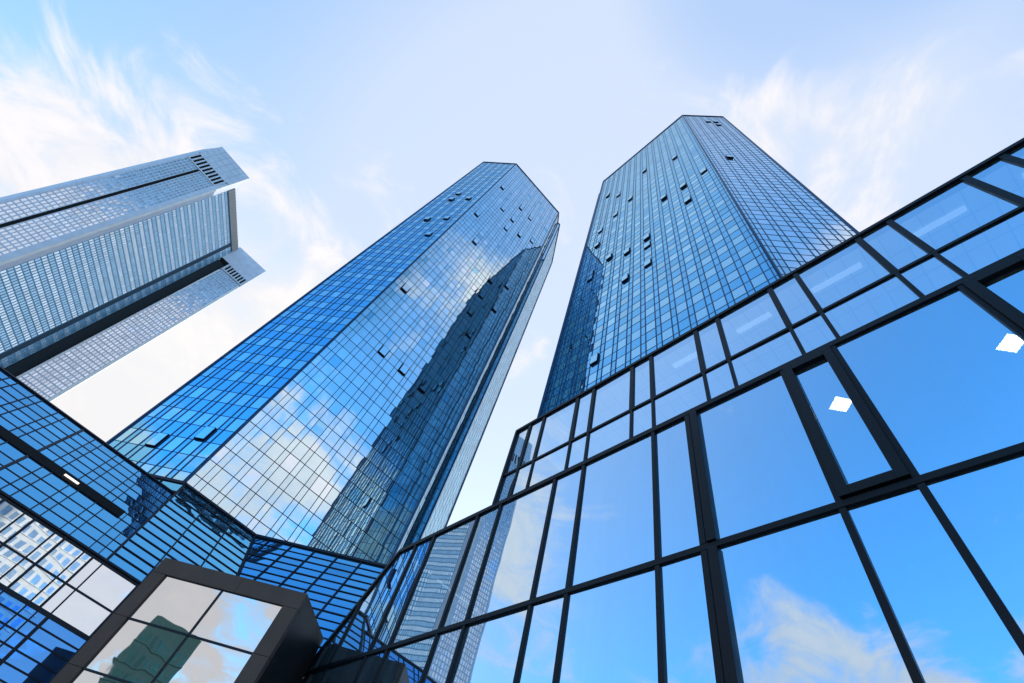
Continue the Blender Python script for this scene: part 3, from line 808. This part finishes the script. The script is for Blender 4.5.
def mrange(x, a, b, c, d, smooth=True):
    n = N.new('ShaderNodeMapRange'); n.interpolation_type = 'SMOOTHSTEP' if smooth else 'LINEAR'
    L.new(x, n.inputs['Value'])
    for k_, v_ in zip(('From Min', 'From Max', 'To Min', 'To Max'), (a, b, c, d)): n.inputs[k_].default_value = v_
    return n.outputs['Result']
def mixc(f, a, b):
    n = N.new('ShaderNodeMix'); n.data_type = 'RGBA'
    if isinstance(f, (int, float)): n.inputs['Factor'].default_value = f
    else: L.new(f, n.inputs['Factor'])
    for k_, x in (('A', a), ('B', b)):
        if isinstance(x, tuple): n.inputs[k_].default_value = x
        else: L.new(x, n.inputs[k_])
    return n.outputs['Result']
S = 1/0.12
def C_(r, g, b): return (r*S, g*S, b*S, 1)
def dirv(a, e):
    v = az(a)*math.cos(math.radians(e))+UP*math.sin(math.radians(e)); return tuple(v)
D = vmath('NORMALIZE', tcn.outputs['Generated']).outputs['Vector']
def dot(v): return vmath('DOT_PRODUCT', D, v).outputs['Value']
sep = N.new('ShaderNodeSeparateXYZ'); L.new(D, sep.inputs[0]); dz = sep.outputs['Z']
def region_(a, e, lo, hi, amt): return mrange(dot(dirv(a, e)), math.cos(math.radians(lo)), math.cos(math.radians(hi)), 0.0, amt)
# thin bright veil of high cloud over the sun side, clear deep blue behind the viewer
hs = N.new('ShaderNodeHueSaturation'); hs.inputs['Saturation'].default_value = 1.0; hs.inputs['Value'].default_value = 1.0; L.new(sky.outputs[0], hs.inputs['Color'])
skyt = vmath('MULTIPLY', hs.outputs[0], (1.7, 3.7, 4.5)).outputs['Vector']
veil = mrange(dot(dirv(20, 32)), -0.15, 0.80, 0.0, 1.0)
veilc0 = mixc(mrange(dz, 0.3, 0.95, 0.0, 1.0), C_(0.88, 0.94, 1.02), C_(0.64, 0.77, 0.99))
veilcol = mixc(region_(45, 60, 68, 10, 0.55), veilc0, C_(0.82, 0.88, 1.0))
veil = math_('ADD', veil, region_(20, 80, 40, 10, 0.3), True)
veil = math_('SUBTRACT', veil, region_(146, 75, 17, 5, 0.36), True)
base = mixc(math_('MULTIPLY', veil, 0.92), skyt, veilcol)
# flat cloud layer coordinates
zc = math_('ADD', math_('MAXIMUM', dz, 0.0), 0.22)
inv = math_('DIVIDE', 1.0, zc)
flat = vmath('MULTIPLY', vmath('SCALE', D, None, inv).outputs['Vector'], (1, 1, 0.3)).outputs['Vector']
def noise(vec, scale, detail, rough, dist=0.0, off=(0, 0, 0)):
    mp = N.new('ShaderNodeMapping'); mp.inputs['Location'].default_value = off; L.new(vec, mp.inputs['Vector'])
    n = N.new('ShaderNodeTexNoise'); n.inputs['Scale'].default_value = scale; n.inputs['Detail'].default_value = detail
    n.inputs['Roughness'].default_value = rough; n.inputs['Distortion'].default_value = dist; L.new(mp.outputs[0], n.inputs['Vector'])
    return n.outputs['Fac']
big = noise(flat, 1.5, 3, 0.5, 0.2, (3.1, 1.7, 0))
fine = noise(flat, 5.2, 12, 0.60, 0.6, (0.4, 7.7, 2))
dens = math_('ADD', math_('MULTIPLY', big, 0.45), math_('MULTIPLY', fine, 0.62))
# regional cover
def region(a, e, lo, hi, amt): return mrange(dot(dirv(a, e)), math.cos(math.radians(lo)), math.cos(math.radians(hi)), 0.0, amt)
cover = region(145, 42, 34, 10, 0.05)
for r in ((-35, 22, 40, 8, 0.16), (100, 52, 40, 10, 0.075), (165, 12, 35, 10, 0.22), (-130, 16, 30, 12, 0.05), (151, 60, 13, 4, 0.07), (-40, 42, 26, 8, 0.06), (264, 17, 20, 8, 0.21), (232, 17, 20, 6, 0.15), (248, 18, 14, 5, 0.10)):
    cover = math_('ADD', cover, region(*r))
cover = math_('SUBTRACT', cover, region(215, 55, 45, 15, 0.10))
cover = math_('SUBTRACT', cover, region(147, 76, 14, 5, 0.12))
dd = math_('ADD', dens, cover)
cm = mrange(dd, 0.55, 0.73, 0.0, 1.0)
ccol = mixc(mrange(fine, 0.35, 0.7, 0, 1), C_(0.80, 0.84, 0.92), C_(1.08, 1.02, 1.0))
ccol = mixc(mrange(dz, 0.18, 0.62, 0.8, 0.0), ccol, C_(0.86, 0.76, 0.72))
skyc = mixc(math_('MULTIPLY', cm, 0.92), base, ccol)
skyc = mixc(region(180, 50, 20, 10, 0.9), skyc, C_(0.05, 0.17, 0.30))  # unseen dark sky patch, added to darken the twin tower's mirrored image
# glow low on the sun side
gl = region(-32, 24, 30, 6, 0.6)
skyc = mixc(gl, skyc, C_(1.0, 0.985, 0.97))
L.new(skyc, bg.inputs['Color'])

sl = bpy.data.lights.new('sun', 'SUN'); sl.energy = 2.6; sl.angle = math.radians(0.8); sl.color = (1, 0.94, 0.86)
so = bpy.data.objects.new('sun', sl); col.objects.link(so)
so.rotation_euler = (-(V(dirv(SUN_AZ, SUN_EL)))).to_track_quat('-Z', 'Y').to_euler()

sc.view_settings.view_transform = 'Standard'; sc.view_settings.look = 'None'; sc.view_settings.exposure = 0
sc.cycles.max_bounces = 10; sc.cycles.glossy_bounces = 6; sc.cycles.transparent_max_bounces = 8
sc.cycles.use_denoising = True
